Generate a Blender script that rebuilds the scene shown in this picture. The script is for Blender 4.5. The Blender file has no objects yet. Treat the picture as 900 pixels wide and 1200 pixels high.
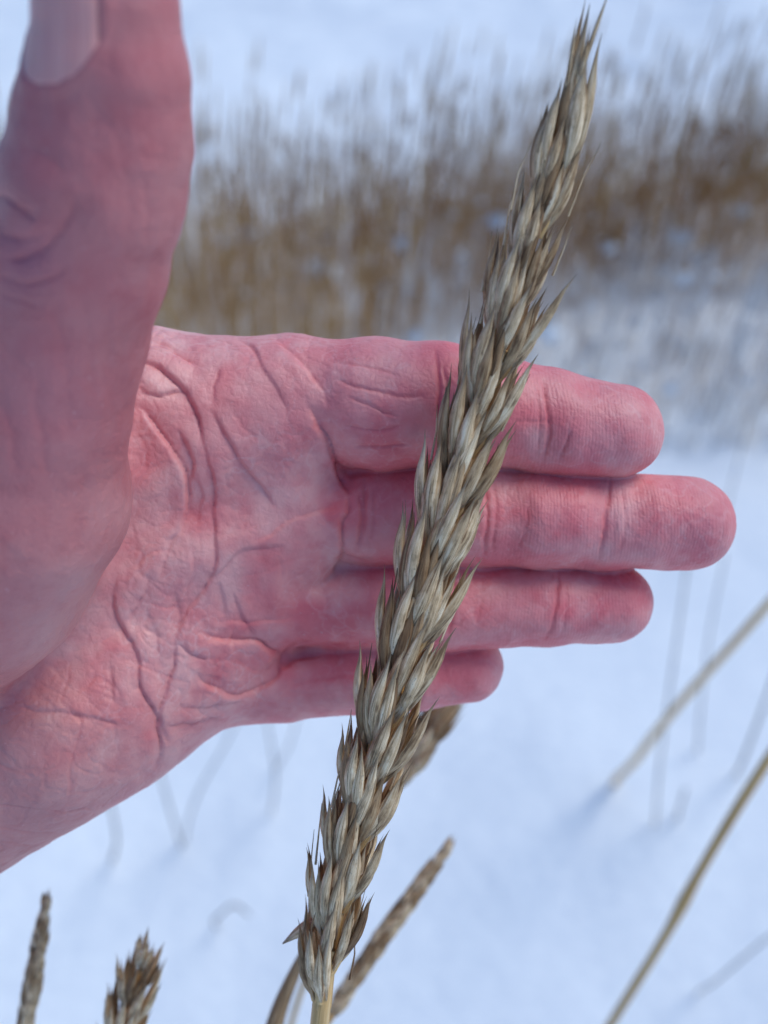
import bpy, math, random
import numpy as np
from mathutils import Vector, Matrix
R = math.radians
rng = random.Random(7)
nrg = np.random.default_rng(11)

# ------------------------------------------------------------------ camera, world, sun, exposure
S = bpy.context.scene
COL = S.collection
CAM_H, PITCH = 1.30, 40.0
cam_d = bpy.data.cameras.new("camera")
cam = bpy.data.objects.new("camera", cam_d); COL.objects.link(cam)
cam.location = (0, 0, CAM_H); cam.rotation_euler = (R(90 - PITCH), 0, 0)
cam_d.sensor_fit = 'VERTICAL'; cam_d.sensor_height = 36.0; cam_d.lens = 36.0
cam_d.clip_start = 0.01; cam_d.clip_end = 3000
cam_d.dof.use_dof = True; cam_d.dof.focus_distance = 0.170; cam_d.dof.aperture_fstop = 11.5
S.camera = cam

SUN_EL, SUN_AZ = 60.0, 76.0            # azimuth measured from +Y towards +X: light comes from high on the right
w = bpy.data.worlds.new("World"); S.world = w; w.use_nodes = True
wn = w.node_tree.nodes; wl = w.node_tree.links
sky = wn.new("ShaderNodeTexSky"); sky.sky_type = 'NISHITA'; sky.sun_disc = False
sky.sun_elevation = R(SUN_EL); sky.sun_rotation = R(SUN_AZ)
sky.air_density = 1.0; sky.dust_density = 3.0; sky.ozone_density = 1.5
hs = wn.new("ShaderNodeHueSaturation"); hs.inputs['Saturation'].default_value = 1.6
wl.new(sky.outputs[0], hs.inputs['Color']); tn = wn.new("ShaderNodeMix"); tn.data_type = 'RGBA'; tn.blend_type = 'MULTIPLY'; tn.inputs['Factor'].default_value = 1   # cold white balance of the overcast sky
tn.inputs['B'].default_value = (.84, 1.15, 1.32, 1); wl.new(hs.outputs[0], tn.inputs['A']); wl.new(tn.outputs['Result'], wn['Background'].inputs['Color'])
wn['Background'].inputs['Strength'].default_value = 0.105
sd = bpy.data.lights.new("sun", 'SUN'); sd.energy = 1.2; sd.angle = R(24); sd.color = (1.0, 0.98, 0.96)
sun = bpy.data.objects.new("sun", sd); COL.objects.link(sun)
dvec = Vector((math.sin(R(SUN_AZ)) * math.cos(R(SUN_EL)), math.cos(R(SUN_AZ)) * math.cos(R(SUN_EL)), math.sin(R(SUN_EL))))
sun.rotation_euler = dvec.to_track_quat('Z', 'Y').to_euler()
S.view_settings.view_transform = 'Standard'; S.view_settings.look = 'None'
S.view_settings.exposure = 0.08; S.view_settings.gamma = 1.0
S.cycles.use_denoising = True

CM = Matrix.Translation((0, 0, CAM_H)) @ Matrix.Rotation(R(90 - PITCH), 4, 'X')
CMn = np.array(CM)
def cam_pt(u, v, D):                    # photograph position and distance -> metres in the hand's own working frame
    return np.array([(u - 450) / 1200 * D, (600 - v) / 1200 * D, -D])
def to_world(p):
    p = np.asarray(p, float)
    return p @ CMn[:3, :3].T + CMn[:3, 3]
def W(u, v, D): return to_world(cam_pt(u, v, D))
def G(u, v, z=0.0):                     # where the line of sight meets the snow
    d = to_world(cam_pt(u, v, 1.0)) - CMn[:3, 3]
    t = (z - CAM_H) / d[2]
    return CMn[:3, 3] + d * t

# ------------------------------------------------------------------ helpers
def tag(o, label=None, cat=None, group=None, kind=None):
    if label: o['label'] = label
    if cat: o['category'] = cat
    if group: o['group'] = group
    if kind: o['kind'] = kind
    return o
def mesh_np(name, V, F, mat=None, smooth=True, uv=None):
    me = bpy.data.meshes.new(name)
    V = np.asarray(V, np.float32); F = np.asarray(F, np.int32)
    n = F.shape[1]
    me.vertices.add(len(V)); me.vertices.foreach_set('co', V.ravel())
    me.loops.add(F.size); me.loops.foreach_set('vertex_index', F.ravel())
    me.polygons.add(len(F)); me.polygons.foreach_set('loop_start', np.arange(0, F.size, n, dtype=np.int32))
    me.polygons.foreach_set('loop_total', np.full(len(F), n, np.int32))
    me.update(calc_edges=True)
    if smooth: me.polygons.foreach_set('use_smooth', np.ones(len(F), bool))
    if uv is not None:
        l = me.uv_layers.new(name='UVMap')
        l.data.foreach_set('uv', np.asarray(uv, np.float32)[F.ravel()].ravel())
    if mat: me.materials.append(mat)
    me.validate()
    return me
def link(name, me, loc=(0, 0, 0), parent=None):
    o = bpy.data.objects.new(name, me); COL.objects.link(o)
    o.location = loc
    if parent: o.parent = parent
    return o
def frames(P):
    P = np.asarray(P, float); T = np.gradient(P, axis=0); T /= np.linalg.norm(T, axis=1)[:, None] + 1e-12
    a = np.array([0, 0, 1.0]) if abs(T[0][2]) < .9 else np.array([1.0, 0, 0])
    N = []; n = np.cross(T[0], a); n /= np.linalg.norm(n)
    for t in T:
        n = n - t * (n @ t); n /= np.linalg.norm(n); N.append(n)
    N = np.array(N); return T, N, np.cross(T, N)
def tube(P, rad, sides=6):
    P = np.asarray(P, float); rad = np.broadcast_to(rad, len(P)); T, N, B = frames(P)
    a = np.arange(sides) * 2 * np.pi / sides
    V = P[:, None] + rad[:, None, None] * (np.cos(a)[None, :, None] * N[:, None] + np.sin(a)[None, :, None] * B[:, None])
    V = V.reshape(-1, 3); F = []
    m = len(P)
    for i in range(m - 1):
        for j in range(sides):
            k = (j + 1) % sides
            F.append((i * sides + j, i * sides + k, (i + 1) * sides + k, (i + 1) * sides + j))
    V = np.vstack([V, P[0], P[-1]]); c0 = len(V) - 2
    for j in range(sides):
        k = (j + 1) % sides
        F.append((k, j, c0, c0)); F.append(((m - 1) * sides + j, (m - 1) * sides + k, c0 + 1, c0 + 1))
    uv = np.zeros((len(V), 2)); uv[:m * sides, 0] = np.tile(np.arange(sides) / sides, m); uv[:m * sides, 1] = np.repeat(np.linspace(0, 1, m), sides)
    return V, F, uv
def blade(P, wid, side):                # a thin folded leaf along P with real edges
    P = np.asarray(P, float); T, N, B = frames(P); wid = np.broadcast_to(wid, len(P))
    sd_ = np.asarray(side, float); X = sd_ - T * (T @ sd_)[:, None]; X /= np.linalg.norm(X, axis=1)[:, None] + 1e-9
    Y = np.cross(T, X)
    a = P + X * wid[:, None] / 2; b = P + Y * wid[:, None] * .18; c = P - X * wid[:, None] / 2; d = P - Y * wid[:, None] * .06
    V = np.stack([a, b, c, d], 1).reshape(-1, 3); F = []
    for i in range(len(P) - 1):
        for j in range(4):
            k = (j + 1) % 4; F.append((i * 4 + j, i * 4 + k, i * 4 + 4 + k, i * 4 + 4 + j))
    uv = np.stack([np.tile([0, .5, 1, .5], len(P)), np.repeat(np.linspace(0, 1, len(P)), 4)], 1)
    return V, F, uv
class Acc:
    def __init__(s): s.V = []; s.F = []; s.U = []; s.n = 0
    def add(s, V, F, uv=None):
        s.V.append(np.asarray(V)); s.F.append(np.asarray(F) + s.n); s.U.append(uv if uv is not None else np.zeros((len(V), 2))); s.n += len(V)
    def mesh(s, name, mat, origin=(0, 0, 0), smooth=True):
        return mesh_np(name, np.vstack(s.V) - np.asarray(origin), np.vstack(s.F), mat, smooth, np.vstack(s.U))
def spline(pts, n):
    pts = np.asarray(pts, float); m = len(pts); d = np.linalg.norm(np.diff(pts, axis=0), axis=1) ** .5
    t = np.r_[0, np.cumsum(d)]; q = np.linspace(0, t[-1], n); out = []
    P = np.vstack([2 * pts[0] - pts[1], pts, 2 * pts[-1] - pts[-2]]); tt = np.r_[-t[1], t, 2 * t[-1] - t[-2]]
    for x in q:
        i = min(max(np.searchsorted(t, x, side='right') - 1, 0), m - 2)
        p0, p1, p2, p3 = P[i:i + 4]; t0, t1, t2, t3 = tt[i:i + 4]; s = (x - t1) / (t2 - t1); h = t2 - t1
        m1 = h * ((p1 - p0) / (t1 - t0) * (t2 - t1) + (p2 - p1) / h * (t1 - t0)) / (t2 - t0)
        m2 = h * ((p2 - p1) / h * (t3 - t2) + (p3 - p2) / (t3 - t2) * h) / (t3 - t1)
        out.append((2 * s**3 - 3 * s * s + 1) * p1 + (s**3 - 2 * s * s + s) * m1 + (-2 * s**3 + 3 * s * s) * p2 + (s**3 - s * s) * m2)
    return np.array(out)
def vnoise(P, scale, seed=0):           # value noise in [-1,1]
    Q = np.asarray(P, float) / scale + 1000.0; I = np.floor(Q).astype(np.int64); f = Q - I; f = f * f * (3 - 2 * f)
    def h(i, j, k):
        x = (i * 374761393 + j * 668265263 + k * 2147483647 + seed * 974711) & 0xffffffff
        x = ((x ^ (x >> 13)) * 1274126177) & 0xffffffff
        return ((x ^ (x >> 16)) & 0xffff) / 32767.5 - 1
    r = 0
    for a in (0, 1):
        for b in (0, 1):
            for c in (0, 1):
                wgt = (f[:, 0] if a else 1 - f[:, 0]) * (f[:, 1] if b else 1 - f[:, 1]) * (f[:, 2] if c else 1 - f[:, 2])
                r = r + wgt * h(I[:, 0] + a, I[:, 1] + b, I[:, 2] + c)
    return r

# ------------------------------------------------------------------ materials
def mat(name):
    m = bpy.data.materials.new(name); m.use_nodes = True; nt = m.node_tree
    return m, nt.nodes, nt.links, nt.nodes['Principled BSDF']
def noise(N, L, vec, scale, detail=4, rough=.6):
    n = N.new('ShaderNodeTexNoise'); n.inputs['Scale'].default_value = scale; n.inputs['Detail'].default_value = detail; n.inputs['Roughness'].default_value = rough
    if vec: L.new(vec, n.inputs['Vector'])
    return n
def ramp(N, L, fac, stops):
    r = N.new('ShaderNodeValToRGB'); e = r.color_ramp.elements
    e[0].position, e[0].color = stops[0][0], (*stops[0][1], 1); e[1].position, e[1].color = stops[-1][0], (*stops[-1][1], 1)
    for p, c in stops[1:-1]:
        x = e.new(p); x.color = (*c, 1)
    L.new(fac, r.inputs['Fac']); return r
def mapping(N, L, vec, sc):
    m = N.new('ShaderNodeMapping'); m.inputs['Scale'].default_value = sc; L.new(vec, m.inputs['Vector']); return m.outputs[0]
def bump(N, L, h, strength, dist, prev=None):
    b = N.new('ShaderNodeBump'); b.inputs['Strength'].default_value = strength; b.inputs['Distance'].default_value = dist
    L.new(h, b.inputs['Height'])
    if prev: L.new(prev, b.inputs['Normal'])
    return b.outputs[0]

def make_skin():
    m, N, L, B = mat('skin')
    at = N.new('ShaderNodeAttribute'); at.attribute_name = 'skin_tone_shade'
    tc = N.new('ShaderNodeTexCoord'); ob = tc.outputs['Object']
    n1 = noise(N, L, ob, 260, 5, .65)
    mx = N.new('ShaderNodeMix'); mx.data_type = 'RGBA'; mx.blend_type = 'MULTIPLY'; mx.inputs['Factor'].default_value = 1
    r = ramp(N, L, n1.outputs['Fac'], [(.3, (.93, .82, .84)), (.5, (1, .98, .98)), (.72, (1.0, 1.0, 1.0))])
    L.new(at.outputs['Color'], mx.inputs['A']); L.new(r.outputs[0], mx.inputs['B'])
    # pale dry flecks of skin
    n2 = noise(N, L, mapping(N, L, ob, (1, 1.6, 1)), 900, 3, .6)
    r2 = ramp(N, L, n2.outputs['Fac'], [(.66, (0, 0, 0)), (.78, (.35, .35, .35))])
    m2 = N.new('ShaderNodeMix'); m2.data_type = 'RGBA'; L.new(r2.outputs[0], m2.inputs['Factor'])
    L.new(mx.outputs['Result'], m2.inputs['A']); m2.inputs['B'].default_value = (.78, .52, .5, 1)
    L.new(m2.outputs['Result'], B.inputs['Base Color'])
    B.inputs['Subsurface Weight'].default_value = .14
    B.inputs['Subsurface Radius'].default_value = (1.0, .32, .2); B.inputs['Subsurface Scale'].default_value = .0022
    B.inputs['Roughness'].default_value = .47; B.inputs['Specular IOR Level'].default_value = .42
    # fine relief: skin cells, small diagonal lines, ridges
    v = N.new('ShaderNodeTexVoronoi'); v.feature = 'DISTANCE_TO_EDGE'; v.inputs['Scale'].default_value = 820
    nd = noise(N, L, ob, 500, 2); md = N.new('ShaderNodeVectorMath'); md.operation = 'MULTIPLY_ADD'
    L.new(nd.outputs['Color'], md.inputs[0]); md.inputs[1].default_value = (.0016,) * 3; L.new(ob, md.inputs[2])
    L.new(md.outputs[0], v.inputs['Vector'])
    b1 = bump(N, L, v.outputs['Distance'], .30, .0004)
    wv = N.new('ShaderNodeTexWave'); wv.inputs['Scale'].default_value = 520; wv.inputs['Distortion'].default_value = 9; wv.inputs['Detail'].default_value = 1.5
    wv.inputs['Detail Scale'].default_value = .25; L.new(ob, wv.inputs['Vector'])
    b2n = N.new('ShaderNodeBump'); b2n.inputs['Distance'].default_value = .0002; L.new(wv.outputs['Fac'], b2n.inputs['Height']); L.new(b1, b2n.inputs['Normal'])
    rg = N.new('ShaderNodeAttribute'); rg.attribute_name = 'ridge'; L.new(rg.outputs['Fac'], b2n.inputs['Strength']); b2 = b2n.outputs[0]
    n3 = noise(N, L, mapping(N, L, ob, (1, .45, 1)), 420, 5, .62)
    b3 = bump(N, L, n3.outputs['Fac'], .28, .0009, b2)
    L.new(b3, B.inputs['Normal'])
    return m
def make_nail():
    m, N, L, B = mat('nail')
    tc = N.new('ShaderNodeTexCoord')
    n = noise(N, L, mapping(N, L, tc.outputs['UV'], (26, 1.2, 1)), 1, 3)
    r = ramp(N, L, n.outputs['Fac'], [(.3, (.74, .31, .28)), (.7, (.82, .40, .36))])
    L.new(r.outputs[0], B.inputs['Base Color']); L.new(bump(N, L, n.outputs['Fac'], .1, .0002), B.inputs['Normal'])
    B.inputs['Roughness'].default_value = .42; B.inputs['Specular IOR Level'].default_value = .22; B.inputs['Subsurface Weight'].default_value = .2; B.inputs['Subsurface Scale'].default_value = .001
    return m
def make_chaff(name, dark, mid, pale, tips=True):
    m, N, L, B = mat(name)
    tc = N.new('ShaderNodeTexCoord'); uv = tc.outputs['UV']; oi = N.new('ShaderNodeObjectInfo')
    ad = N.new('ShaderNodeVectorMath'); ad.operation = 'ADD'
    cb = N.new('ShaderNodeCombineXYZ'); mu = N.new('ShaderNodeMath'); mu.operation = 'MULTIPLY'; mu.inputs[1].default_value = 37
    L.new(oi.outputs['Random'], mu.inputs[0]); L.new(mu.outputs[0], cb.inputs[2]); L.new(mu.outputs[0], cb.inputs[0])
    L.new(uv, ad.inputs[0]); L.new(cb.outputs[0], ad.inputs[1])
    fib = noise(N, L, mapping(N, L, ad.outputs[0], (20, 1.6, 1)), 1, 4, .55)
    blot = noise(N, L, mapping(N, L, ad.outputs[0], (5, 3.2, 1)), 1, 5, .65)
    mixf = N.new('ShaderNodeMath'); mixf.operation = 'MULTIPLY_ADD'; L.new(fib.outputs['Fac'], mixf.inputs[0]); mixf.inputs[1].default_value = .38
    h2 = N.new('ShaderNodeMath'); h2.operation = 'MULTIPLY'; L.new(blot.outputs['Fac'], h2.inputs[0]); h2.inputs[1].default_value = .62
    L.new(h2.outputs[0], mixf.inputs[2])
    r = ramp(N, L, mixf.outputs[0], [(.40, dark), (.5, mid), (.60, pale)])
    # each scale a little different
    rr = ramp(N, L, oi.outputs['Random'], [(0, (.95, .95, .95)), (1, (1.05, 1.05, 1.05))] if not tips else [(0, (.36, .27, .20)), (.25, (.66, .57, .48)), (.5, (.95, .93, .9)), (1, (1.12, 1.14, 1.16))])
    mm = N.new('ShaderNodeMix'); mm.data_type = 'RGBA'; mm.blend_type = 'MULTIPLY'; mm.inputs['Factor'].default_value = 1
    L.new(r.outputs[0], mm.inputs['A']); L.new(rr.outputs[0], mm.inputs['B'])
    last = mm.outputs['Result']
    if tips:                            # weathered brown tips and speckles
        sp = N.new('ShaderNodeSeparateXYZ'); L.new(uv, sp.inputs[0])
        rt = ramp(N, L, sp.outputs[1], [(.62, (0, 0, 0)), (.95, (.75, .75, .75))])
        mt = N.new('ShaderNodeMix'); mt.data_type = 'RGBA'; L.new(rt.outputs[0], mt.inputs['Factor']); L.new(last, mt.inputs['A'])
        mt.inputs['B'].default_value = (.15, .095, .055, 1); last = mt.outputs['Result']
        spk = noise(N, L, mapping(N, L, ad.outputs[0], (26, 22, 1)), 1, 2, .5)
        rs = ramp(N, L, spk.outputs['Fac'], [(.64, (0, 0, 0)), (.72, (.5, .5, .5))])
        ms = N.new('ShaderNodeMix'); ms.data_type = 'RGBA'; L.new(rs.outputs[0], ms.inputs['Factor']); L.new(last, ms.inputs['A'])
        ms.inputs['B'].default_value = (.10, .07, .05, 1); last = ms.outputs['Result']
    L.new(last, B.inputs['Base Color'])
    L.new(bump(N, L, fib.outputs['Fac'], .3, .0003), B.inputs['Normal'])
    B.inputs['Roughness'].default_value = .62; B.inputs['Specular IOR Level'].default_value = .3
    return m
def make_flat(name, a, b, scale, rough=.8):
    m, N, L, B = mat(name); tc = N.new('ShaderNodeTexCoord')
    n = noise(N, L, tc.outputs['Object'], scale, 4)
    r = ramp(N, L, n.outputs['Fac'], [(.35, a), (.65, b)]); L.new(r.outputs[0], B.inputs['Base Color']); B.inputs['Roughness'].default_value = rough
    return m
def make_snow():
    m, N, L, B = mat('snow'); tc = N.new('ShaderNodeTexCoord'); ob = tc.outputs['Object']
    n = noise(N, L, ob, 60, 5, .6)
    r = ramp(N, L, n.outputs['Fac'], [(.3, (.80, .82, .85)), (.7, (.88, .89, .90))]); L.new(r.outputs[0], B.inputs['Base Color'])
    b1 = bump(N, L, n.outputs['Fac'], .4, .004)
    L.new(bump(N, L, noise(N, L, ob, 7, 4).outputs['Fac'], .35, .03, b1), B.inputs['Normal'])
    B.inputs['Roughness'].default_value = .75; B.inputs['Specular IOR Level'].default_value = .2
    return m
M_skin, M_nail, M_snow = make_skin(), make_nail(), make_snow()
M_chaff = make_chaff('dry_chaff', (.27, .155, .075), (.72, .49, .275), (1.0, .80, .54))
M_stem = make_chaff('dry_stem', (.50, .26, .08), (.80, .49, .20), (.90, .63, .32), False)
M_grey = make_flat('grey_dead_stalk', (.20, .16, .13), (.32, .26, .22), 40)
M_reed = make_flat('brown_dead_grass', (.36, .17, .05), (.68, .42, .19), 3)
M_frost = make_flat('frosted_grass_blade', (.66, .50, .38), (.90, .87, .84), 6)

# ------------------------------------------------------------------ snow ground
def ground_h(x, y):
    P = np.stack([x, y, np.zeros_like(x)], -1).reshape(-1, 3)
    h = .05 * vnoise(P, .9, 3) + .018 * vnoise(P, .28, 4) + .006 * vnoise(P, .09, 5) + .15 * vnoise(P, 4.0, 6)
    f = np.clip(np.hypot(P[:, 0], P[:, 1]) / 1.0, 0, 1)
    return (h * f).reshape(x.shape) - .02
def axis_pts():
    a = np.r_[np.linspace(-4, 6, 300)]
    far = np.geomspace(1, 1200, 40)
    return a, far
a, far = axis_pts()
xs = np.r_[-4 - far[::-1], np.linspace(-4, 4, 240), 4 + far]; ys = np.r_[-3 - far[::-1], np.linspace(-3, 9, 340), 9 + far]
X, Y = np.meshgrid(xs, ys, indexing='ij'); Z = ground_h(X, Y)
nx, ny = X.shape; I = np.arange(nx * ny).reshape(nx, ny)
F = np.stack([I[:-1, :-1], I[1:, :-1], I[1:, 1:], I[:-1, 1:]], -1).reshape(-1, 4)
g = link('ground', mesh_np('ground', np.stack([X, Y, Z], -1).reshape(-1, 3), F, M_snow))
tag(g, 'pale blue snow field lying under and beyond the hand', kind='structure')
def gz(x, y): return float(ground_h(np.array([[float(x)]]), np.array([[float(y)]]))[0, 0])

# ------------------------------------------------------------------ band of dead grass beyond (nobody could count it)
def grass_mass(name, label, n, region, hgt, wid, lean, matl, seed):
    A = Acc(); r = np.random.default_rng(seed)
    for i in range(n):
        x, y = region(r)
        h = hgt[0] + (hgt[1] - hgt[0]) * r.random() ** 1.5
        az = r.random() * 2 * np.pi; ln = lean * h * r.random() ** 1.5
        d = np.array([np.cos(az), np.sin(az), 0]) * ln + np.array([.02 * h, 0, 0])
        b = np.array([x, y, gz0(x, y)]); t = np.linspace(0, 1, 5)[:, None]
        P = b + np.array([0, 0, 1.0]) * t * h + d * t ** 2 * (1 + .3 * r.random())
        wd = (wid[0] + (wid[1] - wid[0]) * r.random()) * np.array([1, 1, .9, .7, .15])
        A.add(*blade(P, wd, (np.cos(az + 1.3), np.sin(az + 1.3), .01)))
        if r.random() < .32:            # a drooping seed head
            Q = P[-1] + np.linspace(0, 1, 4)[:, None] * np.array([.010, .0, .075]) * (.6 + r.random())
            V, F_, U = tube(Q, np.array([.0012, .003, .0026, .0008]), 5); A.add(V, F_, U)
    return tag(link(name, A.mesh(name, matl)), label, 'grass', kind='stuff')
def gz0(x, y): return -0.03 + .05 * math.sin(x * 1.7) * .3
def band(r):
    while True:
        x = r.uniform(-1.9, 2.3); t = r.random() ** 1.25
        near = 2.0 + .40 * min(max((x + .1) / .7, 0), 1) + .06 * math.sin(x * 4 + 1); farr = 3.0 + .18 * x
        y = near + (farr - near) * t
        return x, y
grass_mass('dead_grass', 'broad band of brown dead grass standing in snow behind the fingers', 9000, band, (.12, .50), (.0018, .0042), .20, M_reed, 1)
def front(r):
    x = 1.9 * r.random() ** .8 + .02; y = 1.78 + r.random() ** 1.1 * .75 + (-.10 * x if x > 0 else .25 * -x)
    return x, y
grass_mass('frosted_grass', 'pale frosted grass bent over in the snow above the fingertips', 2600, front, (.08, .28), (.0018, .0045), .9, M_frost, 2)
# snow caught in the dead grass
A = Acc(); r = np.random.default_rng(5)
for i in range(260):
    x, y = band(r) if i % 2 else front(r)
    if i % 2 and y > 2.6: y -= .35
    z = (.05 + .22 * r.random() ** 1.6); s = .005 + .018 * r.random() ** 2
    k = 6; th = np.linspace(0, np.pi, 5)[1:-1]
    dirs = [(0, 0, 1)] + [(math.sin(t) * math.cos(p), math.sin(t) * math.sin(p), math.cos(t)) for t in th for p in np.arange(k) * 2 * np.pi / k] + [(0, 0, -1)]
    V = np.array(dirs) * s * (1 + .35 * r.standard_normal((len(dirs), 1))) * np.array([1.3, 1, .8]) + np.array([x, y, z])
    Fq = [(0, 1 + j, 1 + (j + 1) % k, 1 + (j + 1) % k) for j in range(k)]
    for q in range(2): Fq += [(1 + q * k + j, 1 + (q + 1) * k + j, 1 + (q + 1) * k + (j + 1) % k, 1 + q * k + (j + 1) % k) for j in range(k)]
    Fq += [(1 + 2 * k + j, 1 + 3 * k, 1 + 2 * k + (j + 1) % k, 1 + 2 * k + (j + 1) % k) for j in range(k)]
    A.add(V, Fq)
tag(link('snow_clumps', A.mesh('snow_clumps', M_snow)), 'small clumps of snow caught among the dead grass', 'snow', kind='stuff')

# ------------------------------------------------------------------ single dead stalks in the snow
def stalk(name, label, pts, r0, r1, matl, group=None, nodes=()):
    P = spline(pts, 26); base = P[0].copy()
    rad = np.linspace(r0, r1, len(P))
    for q in nodes:
        rad[int(q * 25)] *= 1.35
    V, F_, U = tube(P - base, rad, 8)
    return tag(link(name, mesh_np(name, V, F_, matl, True, U), base), label, 'grass stalk', group)
gb = lambda u, v: G(u, v, -.02)
def below(p, z=-.05): q = np.array(p, float); q[2] = z; return q
stalk('grass_stalk', 'straw coloured stalk bending out of the snow to the right, below the fingertips',
      [gb(716, 935) + [0, 0, -.03], gb(716, 930), W(747, 888, 1.05), W(773, 853, .93), W(817, 801, .80), W(860, 754, .70), W(930, 674, .60)], .0046, .0025, M_stem, nodes=(.2,))
p0 = W(640, 1330, .56)
stalk('grass_stalk', 'long brown jointed stalk crossing the lower right corner, nearest of the stalks',
      [below(p0 + np.array([-.1, .05, 0])), p0, W(717, 1198, .46), W(780, 1096, .435), W(817, 1027, .42), W(847, 975, .41), W(882, 918, .40), W(960, 800, .39)], .0016, .0021, M_stem, nodes=(.55, .75))
faint = [((765, 985), [(775, 880, 1.2), (800, 700, 1.05), (812, 610, 1.0)], 'thin grey stalk standing upright right of the straw stalk', .0025),
         ((815, 893), [(822, 820, 1.35), (832, 740, 1.28), (850, 650, 1.2)], 'faint thin stalk standing behind the straw stalk', .0024),
         ((860, 915), [(875, 880, 1.15), (892, 835, 1.08), (915, 770, 1.0)], 'dark bent stalk at the right edge beside the long brown one', .0034),
         ((815, 1170), [(845, 1145, .95), (880, 1115, .9), (930, 1075, .85)], 'pale thin stalk lying low in the lower right corner', .0022),
         ((792, 965), [(797, 945, 1.25), (803, 925, 1.2)], 'short grey stub of a stalk poking from the snow', .0035),
         ((318, 960), [(322, 900, 1.2), (312, 840, 1.12)], 'thin dark twig behind the lower edge of the palm', .0026),
         ((325, 905), [(340, 870, 1.25), (352, 830, 1.2)], 'short leaning twig beside the thin dark twig under the palm', .0022),
         ((215, 1000), [(200, 950, 1.18), (188, 905, 1.12), (180, 850, 1.1)], 'grey forked twig in the snow below the wrist side of the palm', .0028),
         ((218, 995), [(232, 930, 1.2), (265, 870, 1.12), (300, 800, 1.1)], 'pale leaning stalk crossing the forked twig under the palm', .0022),
         ((133, 1015), [(136, 975, 1.1), (128, 930, 1.05)], 'faint stub under the heel of the hand', .0035),
         ((256, 1092), [(258, 1072, 1.0), (275, 1060, .98), (292, 1072, 1.0)], 'curled dead leaf tip poking from the snow above the ears', .0026),
         ((845, 640), [(860, 560, 1.5), (885, 470, 1.4)], 'thin frosted stalk standing beyond the middle fingertip', .0022)]
for (bu, bv), mids, lab, rr_ in faint:
    b = gb(bu, bv)
    stalk('dead_twig', lab, [b + [0, 0, -.03], b] + [W(*q) for q in mids], rr_ * .7, rr_ * .4, M_grey, 'dead twigs in the snow')

# ------------------------------------------------------------------ lyme grass ears
def scale_mesh(name, Ln, Wd, belly, curl, awn, matl, rings=13, sides=10, twist=0.0, seed=0):
    # boat-shaped husk: long axis +Z, keel towards +Y (outwards), width along X
    t = np.linspace(0, 1, rings); V = []; U = []
    r_ = np.random.default_rng(seed)
    prof = np.interp(t, [0, .10, .25, .38, .52, .66, .80, .91, 1], [.16, .42, .80, .97, 1.0, .82, .42, .17 - .04 * awn, .02])
    wob = 1 + .05 * r_.standard_normal(rings)
    for i, q in enumerate(t):
        wv = Wd / 2 * prof[i] * wob[i]; dp = belly * prof[i] ** 1.2
        cy = curl * (q ** 2 * 1.0) * Ln + belly * .55 * math.sin(math.pi * min(q / .85, 1)); cx = twist * Ln * q * q
        for j in range(sides):
            a_ = 2 * math.pi * j / sides
            x = math.sin(a_) * wv; c = math.cos(a_)
            y = dp * (c + (.10 if j == 0 else 0)) if c > 0 else c * dp * .25
            V.append((x + cx, y + cy, q * Ln)); U.append((j / sides, q))
    F_ = []
    for i in range(rings - 1):
        for j in range(sides):
            k = (j + 1) % sides; F_.append((i * sides + j, i * sides + k, (i + 1) * sides + k, (i + 1) * sides + j)[::-1])
    n0 = len(V); V.append((0, 0, 0)); U.append((.5, 0)); V.append((twist * Ln, curl * Ln, Ln * 1.02)); U.append((.5, 1))
    for j in range(sides):
        k = (j + 1) % sides; F_.append((j, k, n0, n0)); F_.append(((rings - 1) * sides + k, (rings - 1) * sides + j, n0 + 1, n0 + 1))
    return np.array(V), F_, np.array(U)
def variants(mm_len, mm_w, matl, n, tag_, awn=0.0):
    out = []
    for i in range(n):
        V, F_, U = scale_mesh(tag_, mm_len * (1 + .10 * rng.uniform(-1, 1)) * 1e-3, mm_w * (1 + .15 * rng.uniform(-1, 1)) * 1e-3,
                              (.85 + .3 * rng.random()) * 1e-3, rng.uniform(-.01, .045), awn, matl, twist=rng.uniform(-.06, .06), seed=i + 17)
        out.append((V, F_, U))
    return out
V_glume = variants(16.2, 1.95, M_chaff, 6, 'glume', 1.0)
V_lemma = variants(16.4, 2.5, M_chaff, 6, 'lemma', .3)
ME_glume = [mesh_np('glume', *v[:2], M_chaff, True, v[2]) for v in V_glume]
ME_lemma = [mesh_np('lemma', *v[:2], M_chaff, True, v[2]) for v in V_lemma]
V_r, F_r, U_r = tube([(0, 0, 0), (0, .0002, .003), (0, .0003, .006)], [.0010, .0009, .0005], 6)
ME_rach = mesh_np('spikelet', V_r, F_r, M_stem, True, U_r)

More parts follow.
